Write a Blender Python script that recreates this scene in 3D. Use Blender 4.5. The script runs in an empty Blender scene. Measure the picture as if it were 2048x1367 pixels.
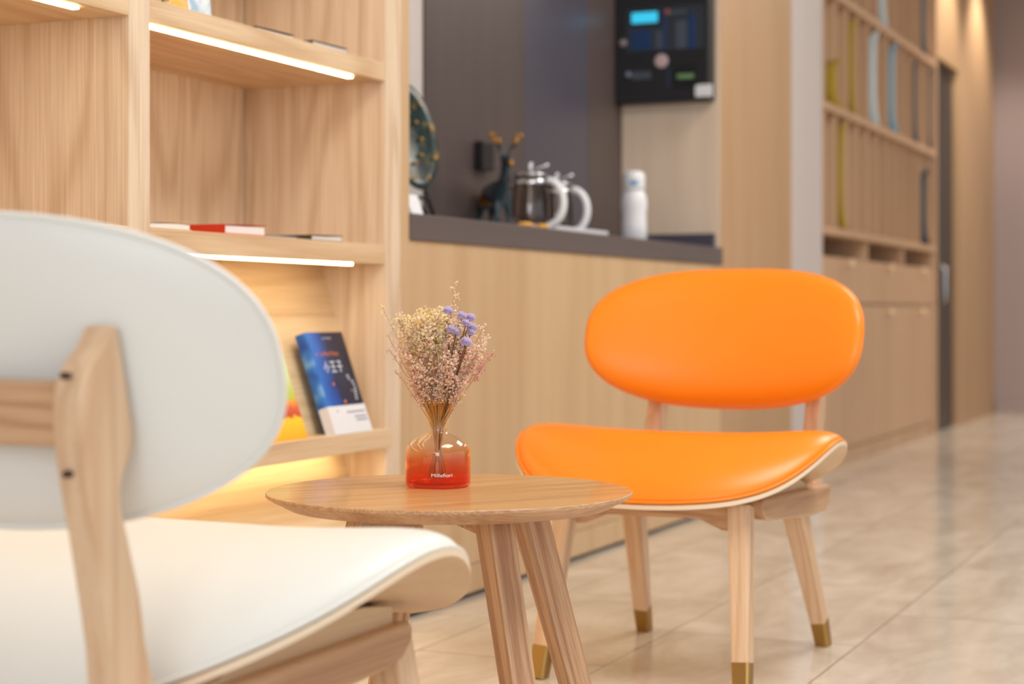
import bpy, bmesh, math, random
from mathutils import Vector, Matrix, Quaternion
sc = bpy.context.scene
COL = sc.collection
PI = math.pi
# ------------------------------------------------------------------ camera
F, CX, HY, H = 3550.0, 1024.0, 622.0, 0.75       # focal length in px, principal x, horizon row, eye height
cam = bpy.data.cameras.new('camera'); camo = bpy.data.objects.new('camera', cam); COL.objects.link(camo)
cam.sensor_width = 36; cam.lens = 36 * F / 2048
cam.shift_y = (HY - 683.5) / 2048.0
camo.location = (0, 0, H); camo.rotation_euler = (PI/2, 0, 0)
cam.clip_start = 0.05
cam.dof.use_dof = True; cam.dof.focus_distance = 2.75; cam.dof.aperture_fstop = 3.3
sc.camera = camo
sc.view_settings.view_transform = 'Standard'; sc.view_settings.look = 'None'
sc.view_settings.gamma = 1; sc.view_settings.use_curve_mapping = False
sc.view_settings.exposure = -0.33
# ------------------------------------------------------------------ world + lights
w = bpy.data.worlds.new('world'); sc.world = w; w.use_nodes = True
w.node_tree.nodes['Background'].inputs[0].default_value = (0.90, 0.95, 1.0, 1)
w.node_tree.nodes['Background'].inputs[1].default_value = 1.35
def area(name, loc, size, power, color=(1, 1, 1), target=None, sy=None):
    l = bpy.data.lights.new(name, 'AREA'); l.energy = power; l.color = color; l.size = size
    if sy: l.shape = 'RECTANGLE'; l.size_y = sy
    o = bpy.data.objects.new(name, l); o.location = loc; COL.objects.link(o)
    if target: o.rotation_euler = (Vector(target) - Vector(loc)).to_track_quat('-Z', 'Y').to_euler()
    return o
def spot(name, loc, target, power, angle, color=(1, .85, .66), r=.03):
    l = bpy.data.lights.new(name, 'SPOT'); l.energy = power; l.color = color; l.spot_size = math.radians(angle)
    l.spot_blend = .7; l.shadow_soft_size = r
    o = bpy.data.objects.new(name, l); o.location = loc; COL.objects.link(o)
    o.rotation_euler = (Vector(target) - Vector(loc)).to_track_quat('-Z', 'Y').to_euler()
    return o
WALL_A = math.atan2(.9168, .3993)
def W(s, t, z=0):                                   # wall frame (along, into wall, up) -> world
    return Vector((.3993*s - .9168*t, .9168*s + .3993*t, z))
area('ceiling_lamp', (1.2, 2.2, 3.25), 1.5, 98, (1, .98, .94), (1.2, 2.2, 0))
area('ceiling_lamp', (2.4, 5.6, 3.25), 1.5, 90, (1, .97, .92), (2.4, 5.6, 0))
area('ceiling_lamp', (4.2, 9.6, 3.25), 1.5, 60, (1, .96, .90), (4.2, 9.6, 0))
area('window_light', (-.6, -3.6, 1.75), 2.6, 95, (.80, .91, 1), (0, 3, .8), 1.7)
for s_, e_ in ((11.40, 170), (12.60, 170)):
    spot('downlight', W(s_, 1.60, 3.27), W(s_, 1.93, 1.6), e_*.8, 95, (1, .92, .80), .08)
# ------------------------------------------------------------------ materials
def nt(name):
    m = bpy.data.materials.new(name); m.use_nodes = True
    return m, m.node_tree, m.node_tree.nodes['Principled BSDF']
def mat(name, col, rough=.5, metal=0, coat=0, bump=0, bscale=300, emit=None, es=0, sheen=0, sss=0):
    m, t, b = nt(name)
    b.inputs['Base Color'].default_value = (*col, 1); b.inputs['Roughness'].default_value = rough
    b.inputs['Metallic'].default_value = metal; b.inputs['Coat Weight'].default_value = coat
    if emit: b.inputs['Emission Color'].default_value = (*emit, 1); b.inputs['Emission Strength'].default_value = es
    if bump:
        tc = t.nodes.new('ShaderNodeTexCoord'); n = t.nodes.new('ShaderNodeTexNoise'); n.inputs['Scale'].default_value = bscale
        n.inputs['Detail'].default_value = 3
        bp = t.nodes.new('ShaderNodeBump'); bp.inputs['Strength'].default_value = bump; bp.inputs['Distance'].default_value = .001
        t.links.new(tc.outputs['Object'], n.inputs['Vector']); t.links.new(n.outputs['Fac'], bp.inputs['Height'])
        t.links.new(bp.outputs[0], b.inputs['Normal'])
    return m
def srgb(r, g, b):
    f = lambda c: (c/255/12.92) if c/255 <= .04045 else ((c/255+.055)/1.055)**2.4
    return (f(r), f(g), f(b))
def wood(name, light, dark, axis='z', rough=.45, ring=26, streak=.5, cath=.5, sc_=1.0, coat=0, al=.07, broad=.3):
    """oak-like grain: contour lines of a stretched noise plus fine pores, in the thing's own coordinates"""
    m, t, b = nt(name); N = t.nodes.new; L = t.links.new
    tc = N('ShaderNodeTexCoord'); mp = N('ShaderNodeMapping'); L(tc.outputs['Object'], mp.inputs[0])
    st = {'x': (al, 1, 1), 'y': (1, al, 1), 'z': (1, 1, al)}[axis]
    mp.inputs['Scale'].default_value = tuple(v*7.0*sc_ for v in st)
    n1 = N('ShaderNodeTexNoise'); n1.inputs['Scale'].default_value = 1.0; n1.inputs['Detail'].default_value = 1.5; n1.inputs['Roughness'].default_value = .35
    n1.noise_dimensions = '4D'
    oi = N('ShaderNodeObjectInfo'); mm = N('ShaderNodeMath'); mm.operation = 'MULTIPLY'; mm.inputs[1].default_value = 37.0
    L(oi.outputs['Random'], mm.inputs[0]); L(mm.outputs[0], n1.inputs['W'])
    L(mp.outputs[0], n1.inputs['Vector'])
    a = N('ShaderNodeMath'); a.operation = 'MULTIPLY'; a.inputs[1].default_value = ring*6.28/3; L(n1.outputs['Fac'], a.inputs[0])
    s = N('ShaderNodeMath'); s.operation = 'SINE'; L(a.outputs[0], s.inputs[0])
    r1 = N('ShaderNodeMapRange'); r1.inputs['From Min'].default_value = -1; r1.inputs['From Max'].default_value = 1; L(s.outputs[0], r1.inputs['Value'])
    pw = N('ShaderNodeMath'); pw.operation = 'POWER'; pw.inputs[1].default_value = 2.2; L(r1.outputs[0], pw.inputs[0])
    mp2 = N('ShaderNodeMapping'); L(tc.outputs['Object'], mp2.inputs[0])
    st2 = {'x': (5, 260, 260), 'y': (260, 5, 260), 'z': (330, 330, 5)}[axis]
    mp2.inputs['Scale'].default_value = tuple(v*sc_ for v in st2)
    n2 = N('ShaderNodeTexNoise'); n2.inputs['Scale'].default_value = 1; n2.inputs['Detail'].default_value = 2; L(mp2.outputs[0], n2.inputs['Vector'])
    r2 = N('ShaderNodeMapRange'); r2.inputs['From Min'].default_value = .35; r2.inputs['From Max'].default_value = .7; L(n2.outputs['Fac'], r2.inputs['Value'])
    mp3 = N('ShaderNodeMapping'); L(tc.outputs['Object'], mp3.inputs[0])
    mp3.inputs['Scale'].default_value = {'x': (.6, 22, 22), 'y': (22, .6, 22), 'z': (22, 22, .6)}[axis]
    n3 = N('ShaderNodeTexNoise'); n3.inputs['Scale'].default_value = 1; n3.inputs['Detail'].default_value = 2; L(mp3.outputs[0], n3.inputs['Vector'])
    r3 = N('ShaderNodeMapRange'); r3.inputs['From Min'].default_value = .3; r3.inputs['From Max'].default_value = .7; L(n3.outputs['Fac'], r3.inputs['Value'])
    m1 = N('ShaderNodeMath'); m1.operation = 'MULTIPLY'; m1.inputs[1].default_value = cath; L(pw.outputs[0], m1.inputs[0])
    m2 = N('ShaderNodeMath'); m2.operation = 'MULTIPLY_ADD'; m2.inputs[1].default_value = streak; L(r2.outputs[0], m2.inputs[0]); L(m1.outputs[0], m2.inputs[2])
    m3 = N('ShaderNodeMath'); m3.operation = 'MULTIPLY_ADD'; m3.inputs[1].default_value = broad; m3.use_clamp = True; L(r3.outputs[0], m3.inputs[0]); L(m2.outputs[0], m3.inputs[2])
    mx = N('ShaderNodeMix'); mx.data_type = 'RGBA'; L(m3.outputs[0], mx.inputs[0])
    mx.inputs[6].default_value = (*light, 1); mx.inputs[7].default_value = (*dark, 1)
    L(mx.outputs[2], b.inputs['Base Color'])
    b.inputs['Roughness'].default_value = rough; b.inputs['Coat Weight'].default_value = coat
    bp = N('ShaderNodeBump'); bp.inputs['Strength'].default_value = .25; bp.inputs['Distance'].default_value = .0006; bp.invert = True
    L(m2.outputs[0], bp.inputs['Height']); L(bp.outputs[0], b.inputs['Normal'])
    return m
OAK_L, OAK_D = srgb(238, 216, 190), srgb(206, 176, 144)
M = {}
M['oak_z'] = wood('oak_veneer_upright', OAK_L, OAK_D, 'z', ring=24, cath=.5, streak=.6, al=.14, broad=.15)
M['oak_x'] = wood('oak_veneer_lengthwise', srgb(232, 204, 168), srgb(202, 166, 124), 'x', ring=22, al=.12, cath=.5, broad=.15)
M['oak_y'] = wood('oak_veneer_crosswise', OAK_L, OAK_D, 'y')
M['oak_board'] = wood('oak_display_board', srgb(238, 214, 176), srgb(216, 184, 140), 'x', cath=.5)
M['counter_oak'] = wood('counter_front_veneer', srgb(212, 180, 140), srgb(192, 156, 116), 'z', ring=9, streak=.3, cath=.3)
M['column_oak'] = wood('column_veneer', srgb(192, 157, 120), srgb(176, 138, 102), 'z', ring=8, streak=.2, cath=.3)
M['niche_oak'] = wood('niche_return_veneer', srgb(236, 214, 192), srgb(216, 190, 164), 'z', ring=9, streak=.3, cath=.3)
M['pale_oak'] = wood('pale_veneer', srgb(210, 200, 196), srgb(198, 187, 182), 'z', ring=8, streak=.2, cath=.2)
M['lattice_oak'] = wood('lattice_veneer', srgb(206, 170, 136), srgb(184, 146, 114), 'z', ring=8, streak=.2, cath=.3)
M['ash'] = wood('ash_chair_wood', srgb(232, 200, 166), srgb(202, 158, 120), 'z', ring=30, sc_=2.2, streak=.35, cath=.45, rough=.4, coat=.2)
M['ash_x'] = wood('ash_rail_wood', srgb(218, 178, 138), srgb(172, 124, 88), 'x', ring=36, sc_=2.2, streak=.35, cath=.5, rough=.4, coat=.2)
M['ash_y'] = wood('ash_shaded_rail_wood', srgb(208, 167, 126), srgb(170, 122, 86), 'y', ring=20, sc_=1.6, streak=.35, cath=.5, rough=.4, coat=.2)  # darker than the leg wood: the rail's shade is put into the colour
M['ply'] = wood('seat_shell_plywood', srgb(222, 190, 152), srgb(202, 164, 124), 'y', ring=10, streak=.3, cath=.3, rough=.4)
M['ply_edge'] = mat('plywood_edge', srgb(240, 218, 190), .5)
M['table_top'] = wood('table_top_veneer', srgb(216, 168, 108), srgb(182, 130, 78), 'x', ring=30, sc_=1.5, streak=.6, cath=.4, rough=.35, coat=.25)
M['table_edge'] = wood('table_edge_ply', srgb(222, 180, 138), srgb(176, 128, 92), 'x', ring=20, sc_=1.5, streak=.7, cath=.3)
M['table_leg'] = wood('table_leg_wood', srgb(222, 184, 144), srgb(166, 116, 82), 'z', ring=30, sc_=2.6, streak=.5, cath=.5, rough=.4, coat=.15, al=.03)
M['orange'] = mat('orange_leather', srgb(250, 140, 24), .33, bump=.12, bscale=700)
M['white'] = mat('white_leather', srgb(232, 230, 224), .42, bump=.08, bscale=700)
M['brass'] = mat('brass', srgb(176, 142, 84), .35, metal=1)
M['plug'] = mat('screw_plug', srgb(58, 36, 26), .5)
M['dark_top'] = wood('dark_countertop', srgb(106, 95, 93), srgb(88, 78, 77), 'x', ring=8, streak=.4, cath=.2, rough=.35)
M['brown_panel'] = wood('brown_wall_panel', srgb(88, 75, 72), srgb(76, 64, 62), 'z', ring=8, streak=.4, cath=.2, rough=.4)
M['slate_panel'] = wood('slate_wall_panel', srgb(80, 76, 88), srgb(70, 67, 78), 'z', ring=8, streak=.3, cath=.1, rough=.35)
M['black'] = mat('black_plastic', srgb(24, 24, 27), .4)
M['charcoal'] = mat('charcoal_gap_shade', srgb(36, 38, 44), .45)
M['white_pl'] = mat('white_plastic', srgb(232, 232, 236), .35)
M['steel'] = mat('steel', srgb(190, 190, 195), .25, metal=1)
M['paper'] = mat('paper_pages', srgb(238, 232, 226), .8, bump=.3, bscale=900)
M['plaster'] = mat('plaster', srgb(198, 176, 160), .8, bump=.1, bscale=60)
M['far'] = wood('far_wall_panel', srgb(160, 143, 140), srgb(148, 131, 128), 'z', ring=5, streak=.1, cath=.2, rough=.6)
M['ceiling'] = mat('ceiling_paint', srgb(232, 228, 222), .9)
M['led'] = mat('warm_led', (1, .9, .7), .5, emit=(1, .75, .38), es=19)
M['lcd'] = mat('blue_display', srgb(20, 120, 160), .3, emit=srgb(60, 200, 235), es=1.1)
M['dkblue'] = mat('dark_blue_panel', srgb(18, 52, 100), .4)
M['greyb'] = mat('grey_blue_print', srgb(70, 78, 92), .5)

def floor_mat():
    m, t, b = nt('polished_marble_tile'); N = t.nodes.new; L = t.links.new
    tc = N('ShaderNodeTexCoord')
    br = N('ShaderNodeTexBrick'); L(tc.outputs['Object'], br.inputs['Vector'])
    br.inputs['Scale'].default_value = 1; br.inputs['Brick Width'].default_value = .88; br.inputs['Row Height'].default_value = .44
    br.inputs['Mortar Size'].default_value = .0018; br.inputs['Mortar Smooth'].default_value = .2; br.offset = .5
    br.inputs['Color1'].default_value = (0, 0, 0, 1); br.inputs['Color2'].default_value = (1, 1, 1, 1); br.inputs['Mortar'].default_value = (.5, .5, .5, 1)
    mp = N('ShaderNodeMapping'); L(tc.outputs['Object'], mp.inputs[0]); mp.inputs['Scale'].default_value = (1.6, 3.4, 1)
    ad = N('ShaderNodeVectorMath'); ad.operation = 'ADD'; L(mp.outputs[0], ad.inputs[0])
    sc3 = N('ShaderNodeVectorMath'); sc3.operation = 'SCALE'; sc3.inputs['Scale'].default_value = 7; L(br.outputs['Color'], sc3.inputs[0]); L(sc3.outputs[0], ad.inputs[1])
    n = N('ShaderNodeTexNoise'); n.inputs['Scale'].default_value = 1.5; n.inputs['Detail'].default_value = 6; n.inputs['Roughness'].default_value = .6; n.inputs['Distortion'].default_value = .8
    L(ad.outputs[0], n.inputs['Vector'])
    cr = N('ShaderNodeValToRGB'); L(n.outputs['Fac'], cr.inputs[0])
    e = cr.color_ramp.elements; e[0].position = .3; e[0].color = (*srgb(192, 178, 160), 1); e[1].position = .72; e[1].color = (*srgb(232, 222, 208), 1)
    x = e.new(.5); x.color = (*srgb(214, 202, 186), 1)
    mx = N('ShaderNodeMix'); mx.data_type = 'RGBA'; L(br.outputs['Fac'], mx.inputs[0]); L(cr.outputs[0], mx.inputs[6]); mx.inputs[7].default_value = (*srgb(120, 104, 88), 1)
    L(mx.outputs[2], b.inputs['Base Color'])
    b.inputs['Roughness'].default_value = .13; b.inputs['Specular IOR Level'].default_value = .6
    n2 = N('ShaderNodeTexNoise'); n2.inputs['Scale'].default_value = 5; L(tc.outputs['Object'], n2.inputs['Vector'])
    bp = N('ShaderNodeBump'); bp.inputs['Strength'].default_value = .05; bp.inputs['Distance'].default_value = .01; L(n2.outputs[0], bp.inputs['Height']); L(bp.outputs[0], b.inputs['Normal'])
    return m
M['floor'] = floor_mat()
# ------------------------------------------------------------------ object helpers
def ob(name, bm, m, parent=None, smooth=False, mats=None, bevel=0):
    me = bpy.data.meshes.new(name)
    bmesh.ops.recalc_face_normals(bm, faces=bm.faces)
    if smooth:
        for f in bm.faces: f.smooth = True
    bm.to_mesh(me); bm.free()
    for x in (mats or [m]): me.materials.append(x)
    o = bpy.data.objects.new(name, me); COL.objects.link(o)
    if parent: o.parent = parent
    if bevel:
        md = o.modifiers.new('bevel', 'BEVEL'); md.width = bevel; md.segments = 3; md.limit_method = 'ANGLE'; md.angle_limit = math.radians(40)
        md.harden_normals = False
    return o
def empty(name, loc, rz, label, cat, group=None):
    o = bpy.data.objects.new(name, None); COL.objects.link(o); o.location = loc; o.rotation_euler = (0, 0, rz)
    o.empty_display_size = .05
    return tag(o, label, cat, group)
def tag(o, label, cat, group=None):
    o['label'] = label; o['category'] = cat
    if group: o['group'] = group
    return o
def struct(o): o['kind'] = 'structure'; return o
def box(bm, x0, x1, y0, y1, z0, z1, mi=0):
    vs = [bm.verts.new((x, y, z)) for x in (x0, x1) for y in (y0, y1) for z in (z0, z1)]
    for q in ((0, 1, 3, 2), (4, 6, 7, 5), (0, 4, 5, 1), (2, 3, 7, 6), (0, 2, 6, 4), (1, 5, 7, 3)):
        f = bm.faces.new([vs[i] for i in q]); f.material_index = mi
    return vs
def B(*a, **k):
    bm = bmesh.new(); box(bm, *a, **k); return bm
def prism(pts, axis, a0, a1):
    """polygon pts (2D) extruded along axis between a0 and a1"""
    bm = bmesh.new(); r = []
    for a in (a0, a1):
        row = []
        for (u, v) in pts:
            co = {'x': (a, u, v), 'y': (u, a, v), 'z': (u, v, a)}[axis]
            row.append(bm.verts.new(co))
        r.append(row)
    n = len(pts)
    bm.faces.new(r[0]); bm.faces.new(list(reversed(r[1])))
    for i in range(n): bm.faces.new((r[0][i], r[0][(i+1) % n], r[1][(i+1) % n], r[1][i]))
    return bm
def lathe(prof, n=48, bm=None, c=(0, 0, 0), mi=0, capb=True, capt=True):
    bm = bm or bmesh.new(); rings = []
    for (r, z) in prof:
        if r < 1e-6: rings.append([bm.verts.new((c[0], c[1], c[2]+z))])
        else: rings.append([bm.verts.new((c[0]+r*math.cos(2*PI*i/n), c[1]+r*math.sin(2*PI*i/n), c[2]+z)) for i in range(n)])
    for a, b in zip(rings, rings[1:]):
        for i in range(n):
            j = (i+1) % n
            if len(a) == 1 and len(b) == 1: continue
            vs = ([a[0], b[i], b[j]] if len(a) == 1 else [a[i], a[j], b[0]] if len(b) == 1 else [a[i], a[j], b[j], b[i]])
            f = bm.faces.new(vs); f.material_index = mi
    if capb and len(rings[0]) > 1: bm.faces.new(rings[0])
    if capt and len(rings[-1]) > 1: bm.faces.new(rings[-1])
    return bm
def tube(bm, pts, r, n=8, closed=False, cap=True, mi=0):
    pts = [Vector(p) for p in pts]; k = len(pts)
    rs = r if isinstance(r, (list, tuple)) else [r]*k
    up = None; rings = []
    for i in range(k):
        if closed: t = (pts[(i+1) % k] - pts[i-1]).normalized()
        else: t = (pts[min(i+1, k-1)] - pts[max(i-1, 0)]).normalized()
        if up is None:
            up = Vector((0, 0, 1)) if abs(t.z) < .9 else Vector((1, 0, 0))
        up = (up - t*up.dot(t)).normalized(); s = t.cross(up)
        rings.append([bm.verts.new(pts[i] + (up*math.cos(2*PI*j/n) + s*math.sin(2*PI*j/n))*rs[i]) for j in range(n)])
    rng = range(k if closed else k-1)
    for i in rng:
        a, b = rings[i], rings[(i+1) % k]
        for j in range(n):
            f = bm.faces.new((a[j], a[(j+1) % n], b[(j+1) % n], b[j])); f.material_index = mi
    if cap and not closed:
        bm.faces.new(rings[0]); bm.faces.new(rings[-1])
    return bm
def beam(bm, p0, p1, w0, d0, w1, d1, side=(1, 0, 0), mi=0, rounding=.3):
    """tapered bar with an octagonal (chamfered) section from p0 to p1"""
    p0, p1 = Vector(p0), Vector(p1); t = (p1-p0).normalized(); s = Vector(side); s = (s - t*s.dot(t)).normalized(); u = t.cross(s)
    rows = []
    for p, w_, d_ in ((p0, w0, d0), (p1, w1, d1)):
        c = rounding*min(w_, d_)/2; hw, hd = w_/2, d_/2
        pr = [(-hw+c, -hd), (hw-c, -hd), (hw-c*.3, -hd+c*.3), (hw, -hd+c), (hw, hd-c), (hw-c*.3, hd-c*.3), (hw-c, hd), (-hw+c, hd), (-hw+c*.3, hd-c*.3), (-hw, hd-c), (-hw, -hd+c), (-hw+c*.3, -hd+c*.3)]
        rows.append([bm.verts.new(p + s*a + u*b) for a, b in pr])
    n = 12
    for i in range(n):
        f = bm.faces.new((rows[0][i], rows[0][(i+1) % n], rows[1][(i+1) % n], rows[1][i])); f.material_index = mi
    for r_ in (rows[0], rows[1]):
        f = bm.faces.new(r_); f.material_index = mi
    return bm
def align(o, p0, p1, kids=()):
    """give a tilted bar its own frame with z along the bar, so that its grain runs along it"""
    p0, p1 = Vector(p0), Vector(p1)
    A = Matrix.Translation(p0) @ Vector((0, 0, 1)).rotation_difference((p0-p1).normalized()).to_matrix().to_4x4()
    for x in (o, *kids): x.data.transform(A.inverted())
    o.matrix_local = A
def se(a, n):                                      # unit superellipse point at angle a
    c, s = math.cos(a), math.sin(a)
    return math.copysign(abs(c)**(2/n), c), math.copysign(abs(s)**(2/n), s)
def blob(fun_top, fun_bot, NR=14, NP=72, ex=2.4):
    """closed lens over a superelliptic disc; fun(u, v, r) -> 3D point"""
    bm = bmesh.new()
    rr = [math.sin(.5*PI*i/NR) for i in range(NR+1)]
    def rings(fun, last):
        out = [[bm.verts.new(fun(0, 0, 0))]]
        for r in rr[1:-1] + ([1.0] if last else []):
            out.append([bm.verts.new(fun(r*se(2*PI*j/NP, ex)[0], r*se(2*PI*j/NP, ex)[1], r)) for j in range(NP)])
        return out
    T = rings(fun_top, True); Bt = rings(fun_bot, False) + [T[-1]]
    for R_ in (T, Bt):
        for a, b in zip(R_, R_[1:]):
            for j in range(NP):
                k = (j+1) % NP
                bm.faces.new([a[0], b[j], b[k]] if len(a) == 1 else [a[j], a[k], b[k], b[j]])
    return bm
# ------------------------------------------------------------------ the setting
def wall_ob(name, bm, m, parent=None, **k):        # mesh given in wall frame
    o = ob(name, bm, m, parent, **k)
    if not parent: o.rotation_euler = (0, 0, WALL_A)
    return o
T0 = 1.964                                         # front plane of all the joinery
struct(wall_ob('floor', B(-4, 13.5, -9, 2.6, -.1, 0), M['floor']))
struct(wall_ob('ceiling', B(-4, 13.5, -9, 2.6, 3.3, 3.4), M['ceiling']))
struct(wall_ob('wall_left', B(-4, 13.4, 2.42, 2.6, 0, 3.3), M['plaster']))
struct(wall_ob('wall_back', B(13.4, 13.55, -9, 2.6, 0, 3.3), M['far']))
struct(wall_ob('baseboard_back', B(13.38, 13.4, -9, 1.95, 0, .1), M['far']))
# niche lining behind the counter
struct(wall_ob('trim_1', B(3.88, 4.772, 2.37, 2.42, .9, 3.3), M['pale_oak']))
struct(wall_ob('trim_2', B(4.772, 5.535, 2.363, 2.42, .9, 3.3), M['brown_panel']))
struct(wall_ob('trim_3', B(5.537, 6.124, 2.363, 2.42, .9, 3.3), M['slate_panel']))  # bluish tone puts the panel's reflections into its colour
struct(wall_ob('trim_4', B(6.126, 6.503, 2.363, 2.42, .9, 3.3), M['brown_panel']))
# column: wood return + pale pilaster
struct(wall_ob('column', B(6.503, 7.548, T0, 2.42, 0, 3.3), M['column_oak']))
struct(wall_ob('trim_5', B(7.55, 8.11, T0, 2.42, 0, 3.3), M['pale_oak']))
struct(wall_ob('trim_6', B(6.495, 6.5029, T0+.004, 2.362, .925, 3.3), M['niche_oak']))
struct(wall_ob('trim_7', B(3.832, 3.88, T0, 2.36, 0, 3.3), M['counter_oak']))
# wall past the lattice with the door recess
struct(wall_ob('trim_8', B(11.0, 11.84, T0, 2.42, 2.32, 3.3), M['column_oak']))
struct(wall_ob('trim_9', B(11.84, 13.4, T0, 2.42, 0, 3.3), M['column_oak']))
d1 = struct(wall_ob('door_1', B(11.0, 11.838, 2.0, 2.04, .012, 2.318), mat('dark_door', srgb(58, 51, 46), .4), bevel=.002))
bm = bmesh.new(); tube(bm, [(11.30, 2.0, .80), (11.30, 1.955, .82), (11.30, 1.955, 1.02), (11.30, 2.0, 1.04)], .012)
ob('door_handle', bm, M['steel'], d1, smooth=True)['label'] = 'pale steel pull handle'
# ------------------------------------------------------------------ bookshelf
S1, S2 = 2.798, 3.753
bs = empty('bookshelf', W(3.3, T0+.2, 0), WALL_A, 'tall built-in oak bookshelf with warm light strips under its shelves, left of the counter', 'bookshelf')
O = Vector((3.3, T0+.2, 0))
def wl(bm, o=O):                                   # wall coordinates -> local to a thing standing at o
    bmesh.ops.translate(bm, verts=bm.verts, vec=-o); return bm
LEFT = 1.55
ob('side_panel', wl(B(2.732, 2.765, T0, 2.42, 0, 2.6)), M['oak_z'], bs, bevel=.001)
ob('side_panel', wl(B(2.7655, S1, T0, 2.42, 0, 2.6)), M['oak_z'], bs, bevel=.001)
ob('side_panel', wl(B(S2, 3.831, T0-.002, 2.42, 0, 2.6)), M['oak_z'], bs, bevel=.001)
ob('side_panel', wl(B(LEFT-.06, LEFT, T0, 2.42, 0, 2.6)), M['oak_z'], bs, bevel=.001)
ob('back_panel', wl(B(S1, S2-.008, 2.353, 2.42, .45, 2.6)), M['oak_z'], bs)
ob('back_panel', wl(B(LEFT, 2.732, 2.353, 2.42, .45, 2.6)), M['oak_z'], bs)
def shelf(s0, s1, z0, z1, led=True, t0=T0, t1=2.353):
    p = ob('shelf', wl(B(s0+.0005, s1-.0005, t0, t1, z0, z1)), M['oak_x'], bs, bevel=.0012)
    if led:
        ob('light_strip', wl(B(s0+.01, s1-.12, t0+.022, t0+.036, z0-.005, z0)), M['led'], p)['label'] = 'glowing warm light strip'
for a, b in ((S1, S2), (LEFT, 2.732)):
    shelf(a, b, 1.297, 1.34)
    shelf(a, b, .862, .9075)
    shelf(a, b, 1.72, 1.765)
    # display boards leaning back above a lip
    ob('display_board', wl(prism([(2.008, .472), (2.022, .472), (2.152, .862), (2.138, .862)], 'x', a, b)), M['oak_board'], bs)
    p = ob('display_ledge', wl(B(a+.0005, b+.0 if b < 3 else b+.0, T0-.018, 2.07, .428, .472)), M['oak_x'], bs, bevel=.0012)
    ob('light_strip', wl(B(a+.01, b-.06, T0+.058, T0+.072, .4245, .428)), M['led'], p)['label'] = 'glowing warm light strip'
    ob('display_board', wl(prism([(1.99, .1), (2.004, .1), (2.095, .428), (2.081, .428)], 'x', a, b)), M['oak_board'], bs)
    ob('plinth', wl(B(a, b, T0, 2.06, 0, .1)), M['oak_x'], bs, bevel=.001)
# ------------------------------------------------------------------ counter
ct = empty('reception_counter', W(5.2, T0+.2, 0), WALL_A, 'long wood panelled counter front under the dark worktop, behind the orange chair', 'counter')
OC = Vector((5.2, T0+.2, 0))
ob('front_panel', wl(B(3.881, 6.502, T0, T0+.03, .085, .925), OC), M['counter_oak'], ct, bevel=.001)
ob('plinth', wl(B(3.881, 6.502, T0-.006, T0+.03, .012, .083), OC), M['counter_oak'], ct, bevel=.001)
ob('shadow_gap', wl(B(3.881, 6.502, T0+.0, T0+.03, 0, .011), OC), M['charcoal'], ct)  # solid dark strip, the shade of the gap put into its colour
cw = wall_ob('countertop', wl(B(3.881, 6.494, T0-.008, 2.362, .926, .99), OC), M['dark_top'], bevel=.002)
cw.location = W(OC.x, OC.y, 0)
tag(cw, 'dark grey brown worktop carrying the bottle, kettles and statue', 'countertop')
up = wall_ob('backsplash', wl(B(6.47, 6.494, T0+.02, 2.36, .99, 1.045), OC), M['slate_panel'], bevel=.002); up.location = W(OC.x, OC.y, 0)
tag(up, 'low slate grey upstand along the right end of the worktop', 'backsplash')
# ------------------------------------------------------------------ lattice cabinet
LA, LB = 8.111, 10.985
lc = empty('lattice_cabinet', W(9.5, T0+.2, 0), WALL_A, 'tall wooden cabinet with a slatted lattice above drawers and doors, beyond the pillar', 'cabinet')
OL = Vector((9.5, T0+.2, 0))
ob('back_panel', wl(B(LA, LB, 2.3, 2.42, 1.01, 3.3), OL), M['lattice_oak'], lc)
ob('carcass', wl(B(LA, LB, T0+.02, 2.3, .08, 1.01), OL), M['lattice_oak'], lc)
ob('plinth', wl(B(LA, LB, T0+.01, 2.3, 0, .08), OL), M['lattice_oak'], lc)
RZ = (1.11, 1.69, 2.235)
for z in RZ: ob('shelf', wl(B(LA, LB, T0-.012, 2.3, z, z+.035), OL), M['lattice_oak'], lc, bevel=.001)
ob('side_panel', wl(B(LB-.04, LB+.012, T0-.014, 2.42, 0, 3.3), OL), M['lattice_oak'], lc, bevel=.001)
pitch = .2365
slots = []
k = 0
s = LA + .03
while s < LB - .06:
    for zi, (z0, z1) in enumerate(((1.145, 1.69), (1.725, 2.235), (2.27, 2.88))):
        ob('slat', wl(B(s, s+.022, T0, 2.3, z0, z1), OL), M['lattice_oak'], lc)
    slots.append(s+.022); s += pitch
slots.append(LB-.018)
ds = [LA+.01, 9.09, 10.04, LB-.045]
for i in range(3):
    a, b = ds[i], ds[i+1]
    ob('divider', wl(B(b-.03, b-.001, T0, 2.3, 1.01, 1.11), OL), M['lattice_oak'], lc)
    dr = ob('drawer', wl(B(a+.003, b-.003, T0-.0, T0+.02, .79, 1.008), OL), M['lattice_oak'], lc, bevel=.003)
    dd = ob('door', wl(B(a+.003, b-.003, T0-.0, T0+.02, .085, .78), OL), M['lattice_oak'], lc, bevel=.003)
    for (pp, zz) in ((dr, .985), (dd, .745)):
        bm = bmesh.new(); lathe([(0, -.004), (.008, -.004), (.008, .012), (.017, .018), (.02, .026), (.014, .034), (0, .036)], 20, bm)
        bmesh.ops.rotate(bm, verts=bm.verts, cent=(0, 0, 0), matrix=Matrix.Rotation(PI/2, 3, 'X'))
        bmesh.ops.translate(bm, verts=bm.verts, vec=Vector(((a+b)/2, T0, zz))-OL)
        ob('knob', bm, mat('pale_knob', srgb(238, 208, 172), .35), pp, smooth=True)
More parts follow.
